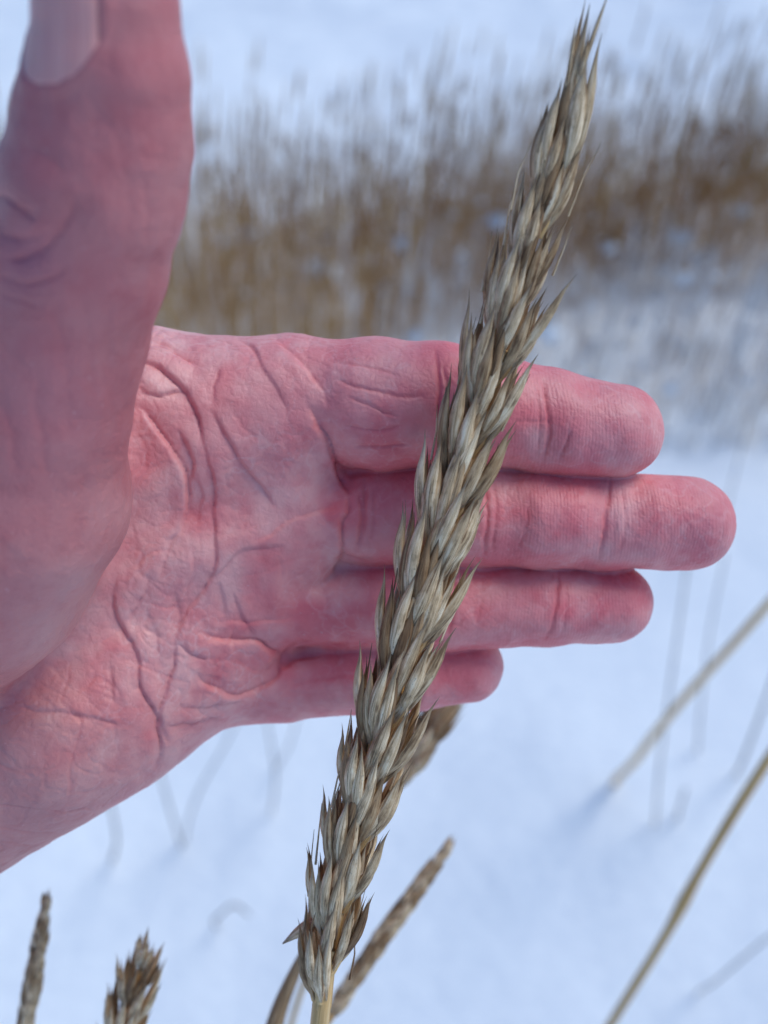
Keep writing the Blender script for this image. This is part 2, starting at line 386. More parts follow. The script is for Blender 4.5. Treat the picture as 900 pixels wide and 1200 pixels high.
def basis(zax, out):
    z = Vector(zax).normalized(); y = Vector(out); y = (y - z * y.dot(z)).normalized(); x = y.cross(z)
    return Matrix((x, y, z)).transposed()
def ear(name, label, path, node_gap, tilt, phis, size, full, stem_pts, r_stem, group, cat='grass ear', sprd=1.0, ncount=None, base_off=.0012, twist=0.0, top_fade=.16):
    P = spline(path, 160); base = np.array(stem_pts[0]) if stem_pts is not None else P[0]
    root = bpy.data.objects.new(name, None); COL.objects.link(root); root.location = base; root.empty_display_size = .01
    tag(root, label, cat, group)
    rad = np.linspace(.0018, .0011, len(P)) * size
    V, F_, U = tube(P - base, rad, 7); link('rachis', mesh_np('rachis', V, F_, M_stem, True, U), parent=root)
    if stem_pts is not None:
        Q = spline(list(stem_pts) + [P[0], P[4]], 40); V, F_, U = tube(Q - base, r_stem, 9)
        link('stem', mesh_np('stem', V, F_, M_stem, True, U), parent=root)
    seg = np.r_[0, np.cumsum(np.linalg.norm(np.diff(P, axis=0), axis=1))]; Ltot = seg[-1]
    camv = np.array(CM.translation)
    s = .001; k = 0
    while s < Ltot - .004 * size:
        i = min(int(np.searchsorted(seg, s)), len(P) - 2); f = s / Ltot
        T = P[i + 1] - P[i]; T /= np.linalg.norm(T)
        vw = REF_OUT - T * (REF_OUT @ T); vw /= np.linalg.norm(vw); rt = np.cross(T, vw)   # vw: the ear's flat face, rt: its right edge
        side = k % 2
        for q, ph in enumerate(phis[side]):
            a_ = R(ph + rng.uniform(-3.5, 3.5) + twist * f)
            out = vw * math.cos(a_) + rt * math.sin(a_); tan = np.cross(T, out)
            grow = (1 if full else 1 - .35 * max(0, (f - .6) / .4)) * size * (.92 + .16 * math.sin(math.pi * min(1, f * 1.15)) if f < 1 - top_fade else .84)
            tl = R(tilt * (1 if f < 1 - top_fade else .45) * (1 + .12 * rng.uniform(-1, 1)) * (1.1 if abs(ph) > 60 else .9))
            zax = T * math.cos(tl) + out * math.sin(tl) 
            loc = P[i] + out * base_off * size + tan * .0003 * rng.uniform(-1, 1) - base
            Mx = basis(zax, out)
            if full:
                sp = link('spikelet', ME_rach, parent=root)
                sp.matrix_local = Matrix.Translation(loc) @ Mx.to_4x4() @ Matrix.Diagonal((grow, grow, grow, 1))
            acc = Acc()
            parts = [('glume', -1.35, -.5, .6, -6, 8), ('glume', 1.25, -.5, .2, 6, -8), ('lemma', -.65, .35, .2, -4, 3), ('lemma', .75, -.1, 2.2, 6, -3)]
            if q >= 1: parts = parts[:3] + [('lemma', .5, .5, 2.8, 4, 0)]
            for nm, dx, dy, dz, ax, tw in parts:
                lm = Matrix.Translation((dx * 1e-3, dy * 1e-3, dz * 1e-3)) @ Matrix.Rotation(R(ax * sprd * .75 + rng.uniform(-1.8, 1.8)), 4, 'Y') \
                    @ Matrix.Rotation(R(rng.uniform(-2, 1.5)), 4, 'X') @ Matrix.Rotation(R(-ax * 3.2 + rng.uniform(-12, 12)), 4, 'Z')
                sc = 1 + .05 * rng.uniform(-1, 1)
                lm = lm @ Matrix.Diagonal((sc, sc, sc * (.95 + .12 * rng.random()), 1))
                if full:
                    c = link(nm, rng.choice(ME_glume if nm == 'glume' else ME_lemma), parent=sp); c.matrix_local = lm
                else:
                    v = rng.choice(V_glume if nm == 'glume' else V_lemma); L4 = np.array(Mx.to_4x4() @ Matrix.Diagonal((grow, grow, grow, 1)) @ lm)
                    acc.add(v[0] @ L4[:3, :3].T + L4[:3, 3], v[1], v[2])
            if not full:
                c = link('spikelet', acc.mesh('spikelet', M_chaff), loc, root)
        s += node_gap * size; k += 1
    return root
REF_OUT = CMn[:3, :3] @ np.array([0, 0, 1.0])
main_px = [(377, 1178, .180), (385, 1110, .178), (412, 985, .174), (446, 860, .170), (482, 735, .1685), (518, 610, .1665), (556, 490, .164),
           (595, 370, .160), (630, 250, .156), (645, 195, .154)]
mp = [W(*q) for q in main_px]
b0 = below(W(300, 1900, .30) + np.array([0, .12, 0]))
stem = [b0, b0 * .5 + W(340, 1500, .23) * .5 + np.array([0, -.01, 0]), W(352, 1420, .215), W(368, 1260, .188)]
ear('grass_ear', 'large straw-grey ear of lyme grass in focus across the fingers', mp, .0060, 14.5,
    [(-72, -30, -150), (14, 62, 140)], .97, True, stem, .0017, 'ears of lyme grass', twist=8, sprd=.35)
ear('grass_ear', 'blurred dark ear slanting up to the right behind the foot of the big ear',
    [W(385, 1195, .262), W(430, 1125, .262), W(480, 1055, .262), W(524, 994, .262)], .0042, 6, [(-70, 10, -150), (60, 150)], .54, False,
    [below(W(230, 1800, .45) + np.array([0, .1, 0])), W(280, 1480, .32), W(345, 1260, .275)], .0011, 'ears of lyme grass', sprd=.5)
ear('grass_ear', 'small blurred ear peeping out under the little finger behind the big ear',
    [W(455, 930, .275), W(480, 890, .272), W(505, 850, .270), W(530, 800, .268)], .005, 12, [(-70, 10, -150), (60, 150)], .9, False,
    [below(W(250, 1500, .60)), W(330, 1250, .40), W(420, 1000, .30)], .0011, 'ears of lyme grass', sprd=.6)
ear('grass_ear', 'narrow blurred ear standing alone in the lower left corner',
    [W(18, 1290, .255), W(28, 1215, .25), W(42, 1130, .245), W(55, 1052, .242)], .0042, 8, [(-70, 10, -150), (60, 150)], .46, False,
    [below(W(-60, 1900, .5)), W(-10, 1500, .30)], .0011, 'ears of lyme grass', sprd=.4)
ear('grass_ear', 'short spiky ear with spread tips rising from the bottom edge left of the stem',
    [W(112, 1310, .225), W(135, 1240, .222), W(152, 1185, .220), W(170, 1122, .218)], .0062, 18, [(-70, -5, -140), (45, 150)], .74, False,
    [below(W(20, 1900, .5)), W(70, 1480, .27)], .0012, 'ears of lyme grass', sprd=1.0)
# awn-like tip scales of the big ear
tip = [o for o in COL.objects if o.get('label', '').startswith('large straw-grey')][0]
tb = np.array(tip.location)
for k, (u0, v0, D0, u1, v1, D1, wd) in enumerate([(654, 215, .154, 682, 15, .147, 1.15), (660, 205, .153, 690, 62, .147, 1.0), (665, 215, .154, 700, 40, .147, .9),
                                            (652, 225, .155, 670, 70, .148, 1.0), (668, 120, .1495, 711, -8, .145, .42), (672, 110, .1495, 694, 24, .145, .42), (664, 120, .150, 688, -12, .146, .42), (660, 130, .150, 676, 18, .146, .4)]):
    a_, b_ = W(u0, v0, D0), W(u1, v1, D1); Lw = np.linalg.norm(b_ - a_)
    c = link('glume' if k > 3 else 'lemma', ME_lemma[k % 6] if k < 4 else ME_glume[k % 6], parent=tip)
    c.matrix_local = Matrix.Translation(a_ - tb) @ basis(b_ - a_, REF_OUT + CMn[:3, 0] * (k % 3 - 1) * .8).to_4x4() @ Matrix.Diagonal((wd, wd, Lw / .016, 1))
# fine broken awns standing off both edges of the ear
mpts = spline(mp, 60)
for k in range(34):
    i = 3 + int(k * 1.6); T = mpts[i + 1] - mpts[i]; T /= np.linalg.norm(T); rt = np.cross(T, REF_OUT); rt /= np.linalg.norm(rt); sd_ = -1 if k % 3 else 1
    o = mpts[i] + rt * sd_ * rng.uniform(.0028, .0052) + REF_OUT * rng.uniform(0, .003); L_ = rng.uniform(.007, .013)
    d = T * math.cos(.22) + rt * sd_ * rng.uniform(.0, .14) + REF_OUT * rng.uniform(-.1, .1)
    Q_ = np.array([o, o + d * L_ * .5, o + (d + rt * sd_ * rng.uniform(-.12, .08)) * L_ * .97])
    V_, F__, U_ = tube(Q_ - tb, np.array([.00022, .00014, .00004]), 5); link('awn', mesh_np('awn', V_, F__, M_chaff, True, U_), parent=tip)
# a loose leaf sliver and a dry leaf at the foot of the ear
def leaf(label, pts, wds, side=(1, 0, .2), nm='dry_leaf', mt=M_chaff):
    P = spline(pts, 16); V, F_, U = blade(P - P[0], np.interp(np.linspace(0, 1, 16), np.linspace(0, 1, len(wds)), wds), side)
    return tag(link(nm, mesh_np(nm, V, F_, mt, True, U), P[0]), label, 'leaf')
leaf('small pale leaf sliver sticking out left of the foot of the big ear', [W(378, 1078, .180), W(366, 1083, .181), W(350, 1092, .183), W(331, 1106, .186)], [.0012, .0026, .0017, .0002], CMn[:3, 1])
leaf('blurred dry leaf slanting up behind the foot of the big ear', [W(300, 1290, .25), W(325, 1190, .245), W(345, 1140, .24), W(372, 1085, .235)], [.0040, .0042, .003, .001], CMn[:3, 0])
# snow crystals on the ear
A = Acc()
for (u, v, D, n, s) in [(672, 243, .1475, 9, 3.5), (340 + 190, 466, .156, 5, 2.2), (515, 600, .158, 9, 3), (470, 690, .160, 14, 4), (452, 820, .163, 12, 4), (498, 838, .162, 10, 4), (632, 208, .148, 3, 1.6), (425, 822, .165, 8, 3)]:
    for i in range(n):
        c = W(u + rng.gauss(0, s), v + rng.gauss(0, s), D + rng.uniform(-.0006, .0006)); r_ = rng.uniform(.0002, .00055)
        d = nrg.standard_normal((6, 3)) * .25 + np.array([(1, 0, 0), (-1, 0, 0), (0, 1, 0), (0, -1, 0), (0, 0, 1), (0, 0, -1)])
        A.add(c + d * r_, [(0, 2, 4, 4), (2, 1, 4, 4), (1, 3, 4, 4), (3, 0, 4, 4), (2, 0, 5, 5), (1, 2, 5, 5), (3, 1, 5, 5), (0, 3, 5, 5)])
tag(link('snow_crystals', A.mesh('snow_crystals', M_snow, smooth=False)), 'tiny snow crystals caught between the husks of the big ear', 'snow', kind='stuff')

# ------------------------------------------------------------------ the hand: one continuous surface grown from tapered limbs
def rc(a, b):                           # (u, v, D, radius) pairs -> capsule in mm
    pa, pb = cam_pt(*a[:3]) * 1e3, cam_pt(*b[:3]) * 1e3
    return pa, pb, a[3] * a[2] / 1.2, b[3] * b[2] / 1.2
def sq(pts): return [(u, v, .187 + (D - .187) * .5, r) for u, v, D, r in pts]
def chain(*pts): return [rc(pts[i], pts[i + 1]) for i in range(len(pts) - 1)]
INDEX = chain(*sq([(345, 480, .189, 82), (440, 475, .1855, 77), (515, 475, .182, 72), (575, 483, .181, 64), (640, 494, .181, 60), (722, 506, .182, 54)])) + chain(*sq([(672, 506, .177, 50), (715, 508, .178, 47)])) + chain(*sq([(565, 480, .177, 60), (600, 486, .178, 56)])) + chain(*sq([(430, 476, .179, 70), (470, 476, .178, 68)]))
MIDDLE = chain(*sq([(350, 602, .197, 66), (430, 602, .195, 61), (560, 603, .190, 61), (640, 607, .191, 57), (710, 610, .191, 58), (806, 613, .193, 53)])) + chain(*sq([(760, 614, .188, 52), (806, 614, .189, 48)])) + chain(*sq([(630, 606, .186, 55), (665, 607, .186, 54)]))
RING = chain(*sq([(320, 705, .206, 62), (400, 706, .204, 56), (520, 707, .198, 55), (640, 708, .199, 49), (716, 707, .201, 48)]))
LITTLE = chain(*sq([(270, 795, .215, 55), (330, 794, .213, 49), (430, 790, .208, 45), (490, 787, .208, 44), (548, 782, .210, 42)]))
PALM = chain((345, 480, 0.1890, 82), (160, 478, 0.1885, 86), (60, 560, 0.1885, 95)) + chain((345, 490, 0.1890, 82), (60, 600, 0.1910, 95)) + chain((345, 605, 0.1930, 76), (20, 700, 0.1930, 95)) + chain((315, 690, 0.1965, 72), (0, 800, 0.1945, 95)) \
    + chain((262, 778, 0.1990, 66), (140, 828, 0.1970, 88), (-60, 930, 0.1950, 112)) \
    + chain((360, 548, 0.1893, 46), (345, 560, 0.1893, 48)) + chain((350, 640, 0.1920, 44), (330, 640, 0.1920, 48)) + chain((300, 738, 0.1960, 42), (280, 738, 0.1960, 48)) \
    + chain((215, 760, 0.1950, 70), (60, 860, 0.1915, 95), (-80, 900, 0.1960, 110)) \
    + chain((-80, 880, 0.1980, 130), (-420, 1060, 0.2150, 170)) + chain((-120, 800, 0.2000, 120), (-440, 930, 0.2180, 160))
THUMB = chain((-150, 740, .180, 145), (-45, 655, .166, 148), (8, 580, .158, 141), (28, 480, .150, 121), (56, 390, .143, 112), (88, 300, .136, 107),
              (108, 220, .130, 107), (120, 150, .1265, 103), (130, 85, .1225, 91), (125, 0, .1185, 81), (122, -45, .1165, 66))
WEB = chain((0, 520, .160, 90), (90, 540, .186, 80)) + chain((-60, 620, .165, 110), (20, 640, .190, 110))
def cap_d(P, c):
    a_, b_, r1, r2 = c; ba = b_ - a_; pa = P - a_
    h = np.clip(pa @ ba / max(ba @ ba, 1e-9), 0, 1)
    q = pa - h[:, None] * ba
    return np.sqrt(np.einsum('ij,ij->i', q, q)) - (r1 + (r2 - r1) * h)
def smin(a_, b_, k):
    h = np.clip(.5 + .5 * (b_ - a_) / k, 0, 1); return b_ + (a_ - b_) * h - k * h * (1 - h)
def group_d(P, caps, k):
    d = cap_d(P, caps[0])
    for c in caps[1:]: d = smin(d, cap_d(P, c), k)
    return d
def hand_d(P, full=False):
    P = np.asarray(P, np.float32)
    gp = group_d(P, PALM, 5.5); gi = group_d(P, INDEX, 1.6); gm = group_d(P, MIDDLE, 1.6); gr = group_d(P, RING, 1.6); gl = group_d(P, LITTLE, 1.6)
    gt = group_d(P, THUMB, 1.6); gw = group_d(P, WEB, 5)
    f = smin(smin(smin(gi, gm, .5), gr, .5), gl, .5)
    d = smin(gp, f, 1.1); d = smin(d, smin(gt, gw, 6), 5.0)
    if full: return d, np.stack([gp, gi, gm, gr, gl, gt], 1)
    return d
H = .62; B4 = 4
lo = np.array([-165., -125., -245.]); hi = np.array([78., 80., -95.])
nb = np.ceil((hi - lo) / (H * B4)).astype(int)
bc = np.stack(np.meshgrid(*[np.arange(n) for n in nb], indexing='ij'), -1).reshape(-1, 3)
cd = hand_d(lo + (bc * B4 + (B4 - 1) / 2) * H)
act = np.abs(cd) < H * B4 * 1.35
dense = np.repeat(np.repeat(np.repeat(np.where(cd < 0, -1, 1).astype(np.float32).reshape(*nb), B4, 0), B4, 1), B4, 2)
off = np.stack(np.meshgrid(*[np.arange(B4)] * 3, indexing='ij'), -1).reshape(-1, 3)
gi_ = (bc[act][:, None] * B4 + off[None]).reshape(-1, 3)
dense[gi_[:, 0], gi_[:, 1], gi_[:, 2]] = hand_d(lo + gi_ * H)
ins = dense < 0
cnt = np.zeros(np.array(ins.shape) - 1, np.uint8)
for a_ in (0, 1):
    for b_ in (0, 1):
        for c_ in (0, 1): cnt += ins[a_:ins.shape[0] - 1 + a_, b_:ins.shape[1] - 1 + b_, c_:ins.shape[2] - 1 + c_]
cells = np.argwhere((cnt > 0) & (cnt < 8)); del cnt
idm = np.full(dense.shape, -1, np.int32); idm[cells[:, 0], cells[:, 1], cells[:, 2]] = np.arange(len(cells))
acc_p = np.zeros((len(cells), 3)); acc_n = np.zeros(len(cells))
cor = [(0, 0, 0), (1, 0, 0), (0, 1, 0), (1, 1, 0), (0, 0, 1), (1, 0, 1), (0, 1, 1), (1, 1, 1)]
cv = [dense[cells[:, 0] + c[0], cells[:, 1] + c[1], cells[:, 2] + c[2]] for c in cor]
for i in range(8):
    for j in range(i + 1, 8):
        ci, cj = np.array(cor[i]), np.array(cor[j])
        if np.abs(ci - cj).sum() != 1: continue
        m_ = (cv[i] < 0) != (cv[j] < 0); t_ = cv[i][m_] / (cv[i][m_] - cv[j][m_])
        acc_p[m_] += ci + t_[:, None] * (cj - ci); acc_n[m_] += 1
HV = lo + (cells + acc_p / acc_n[:, None]) * H
Q = []
for ax in range(3):
    sl0 = [slice(None)] * 3; sl1 = [slice(None)] * 3; sl0[ax] = slice(0, -1); sl1[ax] = slice(1, None)
    e = np.argwhere(ins[tuple(sl0)] != ins[tuple(sl1)])
    e = e[(e > 0).all(1)]
    b1 = (ax + 1) % 3; b2 = (ax + 2) % 3; d1 = np.zeros(3, int); d1[b1] = 1; d2 = np.zeros(3, int); d2[b2] = 1
    q = np.stack([idm[tuple((e - d1 - d2).T)], idm[tuple((e - d2).T)], idm[tuple(e.T)], idm[tuple((e - d1).T)]], 1)
    fl = ~ins[tuple(e.T)]; q[fl] = q[fl][:, ::-1]; Q.append(q[(q >= 0).all(1)])
HF = np.vstack(Q); del dense, ins, idm
def vnormals(V, F_):
    a_ = V[F_[:, 2]] - V[F_[:, 0]]; b_ = V[F_[:, 3]] - V[F_[:, 1]]; n_ = np.cross(a_, b_)
    N_ = np.stack([np.bincount(F_.ravel(), np.repeat(n_[:, k], 4), len(V)) for k in range(3)], 1)
    return N_ / (np.linalg.norm(N_, axis=1)[:, None] + 1e-12)
def relax(V, F_, lam):
    s = np.zeros_like(V); c = np.bincount(F_.ravel(), minlength=len(V)) * 2.0
    for k in range(4):
        for j in (1, 3):
            for x in range(3): s[:, x] += np.bincount(F_[:, k], V[F_[:, (k + j) % 4], x], len(V))
    return V + lam * (s / np.maximum(c, 1)[:, None] - V)
for _ in range(4):
    HV = relax(HV, HF, .8); HV = HV - vnormals(HV, HF) * hand_d(HV)[:, None]
# split every quad in four
E = np.sort(np.stack([HF, np.roll(HF, -1, 1)], -1).reshape(-1, 2), 1)
key = E[:, 0].astype(np.int64) * len(HV) + E[:, 1]; uk, inv = np.unique(key, return_inverse=True); inv = inv.reshape(-1, 4)
em = (HV[uk // len(HV)] + HV[uk % len(HV)]) / 2; fc = HV[HF].mean(1); n0 = len(HV); n1 = n0 + len(em); fi = n1 + np.arange(len(HF))
HF = np.vstack([np.stack([HF[:, k], n0 + inv[:, k], fi, n0 + inv[:, (k + 3) % 4]], 1) for k in range(4)]); HV = np.vstack([HV, em, fc])
for _ in range(3): HV = relax(HV, HF, .7)
d_, grp = hand_d(HV, True); HN = vnormals(HV, HF); HV = HV - HN * d_[:, None]; HN = vnormals(HV, HF)
gid = grp.argmin(1)
u_ = 450 + 1200 * HV[:, 0] / -HV[:, 2]; v_ = 600 - 1200 * HV[:, 1] / -HV[:, 2]
facing = np.einsum('ij,ij->i', HN, -HV) / np.linalg.norm(HV, axis=1)
face = np.clip((facing + .05) / .3, 0, 1)
isT = grp[:, 5] < grp[:, :5].min(1) + .2
wts = np.exp(-np.clip(grp - grp.min(1)[:, None], 0, 50) / 2.5); wts /= wts.sum(1)[:, None]; fingw = wts[:, 1:5].sum(1)
disp = np.zeros(len(HV)); redm = np.zeros(len(HV))
wu = u_ + 2.4 * vnoise(HV, 3.5, 21) + 1.0 * vnoise(HV, 1.2, 22); wvv = v_ + 2.4 * vnoise(HV, 3.5, 23) + 1.0 * vnoise(HV, 1.2, 24)
def crease(pts, depth, wpx=2.2, wide=11, wdep=.85, layer='P', raise_=.08, bul=0):
    pts = spline(pts, max(4 * len(pts), 6)); lo_, hi_ = pts.min(0) - 3 * wide, pts.max(0) + 3 * wide
    lay = isT if layer == 'T' else ~isT
    m_ = np.nonzero(lay & (face > 0) & (u_ > lo_[0]) & (u_ < hi_[0]) & (v_ > lo_[1]) & (v_ < hi_[1]))[0]
    if len(m_) == 0: return
    p = np.stack([wu[m_], wvv[m_]], 1); best = np.full(len(m_), 1e9); prm = np.zeros(len(m_)); sg = np.zeros(len(m_))
    for i in range(len(pts) - 1):
        a_ = pts[i]; ba = pts[i + 1] - a_; pa = p - a_; h_ = np.clip(pa @ ba / (ba @ ba), 0, 1); q = pa - h_[:, None] * ba; dd = np.hypot(q[:, 0], q[:, 1])
        b_ = dd < best; best[b_] = dd[b_]; sg[b_] = np.sign(q[b_, 0] * ba[1] - q[b_, 1] * ba[0]); prm[b_] = (i + h_[b_]) / (len(pts) - 1)
    fade = np.clip(np.minimum(prm, 1 - prm) * 5, .0, 1) ** .7
    wpx_ = wpx * .8
    depth = depth * (.8 if layer == 'P' else .7)
    mod = 1.1 if (not bul and layer == 'P' and pts[:, 0].mean() > 415) else .22 + .42 * np.clip(.5 + .9 * vnoise(HV[m_], 4.0, 77) + .4 * vnoise(HV[m_], 1.5, 78), 0, 1)
    val = -depth * mod * np.exp(-(best / wpx_) ** 2) - depth * wdep * np.exp(-(best / wide) ** 2) + depth * raise_ * np.exp(-((best - 2.3 * wpx) / (1.5 * wpx)) ** 2)
    if bul: val = val + np.where(sg * bul > 0, .62 * depth * np.exp(-((best - 7) / 11) ** 2) * (1 - np.exp(-(best / 2.5) ** 2)), -.55 * depth * np.exp(-(best / 9) ** 2))
    disp[m_] += val * fade * face[m_]; redm[m_] = np.maximum(redm[m_], np.exp(-(best / (wpx * 1.5)) ** 2) * fade * mod * min(1, depth * 1.6))
PC = [  # palm folds and lines: points, depth, width, reach, raised side
 ([(167, 401), (191, 406), (213, 416), (229, 428)], .75, 2.0, 14, -1), ([(160, 421), (180, 428), (196, 440), (213, 454), (223, 469), (230, 484), (236, 504), (238, 524)], .80, 2.0, 14, 1),
 ([(238, 515), (242, 540), (249, 558), (251, 576), (251, 600), (253, 633), (253, 653), (249, 671), (236, 693), (220, 716), (209, 738), (204, 753)], .62, 1.9, 13, 1),
 ([(204, 745), (203, 776), (198, 793), (196, 809), (189, 831), (187, 850), (189, 889), (182, 903)], .60, 2.0, 13, 1),
 ([(158, 451), (173, 459), (189, 462), (207, 459), (217, 458)], .55, 1.9, 11, 1),
 ([(154, 472), (169, 484), (184, 502), (198, 522), (209, 542), (218, 560), (222, 580), (222, 596), (216, 613), (211, 625)], 1.0, 2.2, 18, -1),
 ([(211, 622), (198, 636), (190, 660), (184, 680)], .5, 2.0, 12, -1), ([(207, 500), (218, 524), (224, 544), (223, 566)], .6, 1.9, 11, 1),
 ([(247, 480), (260, 500), (271, 522), (284, 544), (300, 562), (313, 580), (322, 597)], .62, 2.0, 16, 1),
 ([(278, 396), (296, 409), (309, 431), (320, 449), (329, 469), (337, 493)], .38, 1.8, 12, 1), ([(318, 396), (340, 410), (358, 428), (374, 455), (380, 480)], .40, 1.9, 12, -1),
 ([(362, 478), (373, 496), (384, 516), (393, 540), (404, 569), (409, 580)], .95, 2.4, 18, -1), ([(409, 576), (407, 600), (400, 613), (402, 640), (400, 662), (382, 680), (364, 691)], .8, 2.4, 16, -1),
 ([(260, 613), (282, 622)], .3, 1.7, 8, 0), ([(290, 596), (288, 607), (284, 626)], .32, 1.7, 8, 0), ([(240, 680), (258, 669), (280, 649), (313, 642), (336, 638)], .42, 1.8, 12, 1),
 ([(296, 636), (316, 627), (336, 611), (356, 604), (382, 596), (402, 592)], .35, 1.8, 12, -1), ([(262, 678), (307, 669), (336, 658), (362, 651)], .25, 1.7, 9, 0), ([(327, 651), (331, 682)], .22, 1.6, 7, 0),
 ([(233, 742), (256, 749), (284, 753), (302, 753), (313, 760), (335, 770)], .85, 2.1, 15, -1),
 ([(364, 750), (347, 760), (329, 782), (324, 791), (307, 804), (284, 813), (262, 811), (238, 802), (227, 787)], .7, 2.0, 14, 1),
 ([(211, 827), (238, 829), (262, 822), (291, 817)], .42, 1.8, 11, 1), ([(193, 847), (220, 850), (242, 844), (269, 840)], .40, 1.8, 11, 1), ([(256, 680), (262, 704), (264, 724)], .34, 1.7, 9, 1),
 ([(273, 690), (284, 724), (300, 749)], .36, 1.7, 9, 1), ([(244, 731), (284, 729), (329, 727), (356, 722)], .28, 1.7, 10, -1), ([(207, 753), (220, 764), (242, 775)], .38, 1.8, 10, 1),
 ([(138, 672), (133, 698), (134, 718), (144, 740), (158, 760), (163, 780), (163, 804), (176, 824), (189, 846), (200, 870)], .68, 2.0, 14, 1),
 ([(176, 668), (171, 689), (160, 713), (147, 737)], .45, 1.8, 11, -1), ([(207, 690), (209, 711), (210, 728), (200, 745)], .42, 1.8, 10, 1), ([(234, 626), (237, 650)], .3, 1.7, 8, 0),
 ([(100, 758), (120, 752), (141, 740)], .3, 1.8, 9, 0), ([(129, 773), (131, 793), (133, 822)], .34, 1.8, 10, 1), ([(136, 824), (151, 829), (171, 827)], .32, 1.8, 9, 0), ([(131, 776), (160, 771), (189, 774)], .2, 1.6, 8, 0),
 ([(10, 828), (56, 834), (100, 840), (118, 843), (146, 852)], .40, 1.9, 12, 1), ([(187, 853), (198, 871)], .3, 1.7, 8, 0), ([(187, 505), (196, 540), (200, 570)], .2, 1.8, 9, 0),
 ([(160, 500), (172, 530), (170, 560)], .25, 2, 11, 0), ([(270, 480), (285, 500), (305, 520)], .22, 1.8, 11, 0), ([(258, 430), (250, 455), (252, 475)], .35, 2.0, 13, 1), ([(262, 540), (268, 575), (272, 600)], .26, 1.8, 11, 0),
 ([(150, 600), (160, 630), (156, 660)], .26, 1.8, 10, 0), ([(225, 640), (226, 670), (216, 700)], .28, 1.8, 10, -1), ([(175, 720), (185, 745), (183, 770)], .26, 1.8, 10, 1), ([(330, 520), (345, 548), (370, 570)], .18, 1.8, 12, 0),
 ([(230, 560), (236, 590), (232, 615)], .3, 1.8, 10, 1), ([(110, 790), (104, 815), (112, 835)], .2, 1.7, 9, 0), ([(60, 870), (90, 885), (130, 880)], .16, 1.7, 9, 0), ([(20, 900), (60, 905), (100, 925)], .14, 1.7, 9, 0),
 ([(392, 546), (412, 552), (440, 553)], 1.1, 2.8, 10, 0), ([(392, 655), (412, 657), (440, 658)], 1.1, 2.8, 10, 0), ([(345, 764), (370, 762), (410, 758)], 1.1, 3.0, 10, 0), ([(330, 784), (350, 770), (380, 766)], .9, 3.0, 10, 0),
 ([(418, 575), (424, 600), (420, 640)], .4, 2.2, 10, 0), ([(326, 806), (370, 796), (420, 792)], .3, 2.0, 9, 0),
 # finger lines
 ([(390, 444), (427, 455), (466, 463), (500, 462)], 0.35, 2.0, 10), ([(404, 463), (438, 478), (470, 488)], 0.30, 1.8, 9), ([(415, 524), (450, 523), (482, 517)], 0.30, 1.8, 8), ([(400, 500), (440, 503), (480, 498)], 0.24, 1.8, 8), ([(395, 425), (430, 430), (470, 440)], 0.20, 1.8, 8),
 ([(509, 408), (514, 445), (514, 478), (512, 520), (506, 545)], 0.46, 2.4, 15), ([(520, 420), (524, 470), (520, 530)], 0.30, 2.0, 10),
 ([(634, 442), (640, 470), (643, 506), (636, 548)], 0.43, 2.4, 15), ([(628, 450), (632, 500), (628, 540)], 0.19, 1.6, 8), ([(600, 493), (625, 496), (650, 493)], 0.16, 1.6, 8), ([(668, 505), (662, 525), (655, 540)], 0.27, 2, 8),
 ([(424, 560), (427, 590), (426, 619), (418, 650)], 0.43, 2.2, 13), ([(434, 565), (438, 600), (434, 640)], 0.20, 1.8, 8), ([(566, 560), (572, 605), (566, 655)], 0.41, 2.4, 15), ([(578, 560), (583, 605), (577, 655)], 0.22, 1.8, 10),
 ([(716, 558), (713, 585), (710, 618), (704, 660)], 0.46, 2.2, 14), ([(728, 565), (733, 610), (724, 660)], 0.19, 1.8, 9), ([(620, 585), (615, 620), (605, 645)], 0.14, 1.8, 9),
 ([(655, 668), (654, 700), (648, 730), (638, 755)], 0.43, 2.2, 13), ([(530, 665), (533, 705), (524, 755)], 0.34, 2.2, 13), ([(665, 672), (664, 710), (655, 750)], 0.16, 1.7, 8), ([(375, 680), (382, 710), (370, 745)], 0.34, 2, 11),
 ([(494, 765), (497, 790), (490, 828)], 0.30, 2, 10), ([(410, 768), (414, 795), (408, 830)], 0.27, 2, 10), ([(325, 800), (370, 795), (420, 790)], 0.22, 1.7, 8), ([(320, 815), (370, 812), (415, 806)], 0.19, 1.7, 8),
]
for p, d, wd, wi, *b_ in PC: crease(p, d, wd, wi, wdep=.4 if b_ else .7, bul=b_[0] if b_ else 0)
TC = [([(-12, 222), (20, 243), (43, 260)], .5, 3, 14), ([(-12, 305), (33, 301), (67, 279), (84, 247), (86, 225)], .6, 4, 18), ([(-12, 320), (33, 335), (67, 322), (80, 310)], .45, 3, 13),
      ([(27, 167), (60, 187), (80, 207)], .25, 3, 12), ([(150, 306), (170, 308), (192, 298)], .3, 2.6, 12), ([(143, 187), (152, 235), (148, 285)], .25, 5, 16), ([(168, 200), (175, 250), (176, 290)], .18, 4, 12),
      ([(-10, 270), (20, 280), (50, 278)], .3, 3, 10), ([(-10, 345), (20, 350), (50, 362)], .28, 3, 12), ([(90, 330), (105, 400), (108, 480)], .3, 6, 20), ([(125, 340), (130, 410), (128, 500)], .22, 5, 16),
      ([(40, 420), (45, 500), (60, 580)], .3, 6, 20), ([(-5, 440), (10, 500), (20, 560)], .25, 5, 18), ([(60, 350), (75, 420), (80, 520)], .22, 5, 14), ([(148, 340), (146, 420), (142, 500)], .15, 3, 10),
      ([(100, 540), (95, 600), (60, 680)], .16, 5, 16), ([(40, 610), (30, 660), (0, 710)], .16, 5, 16), ([(105, 130), (130, 150), (150, 190)], .15, 5, 14), ([(60, 225), (90, 260), (110, 300)], .16, 4, 12)]
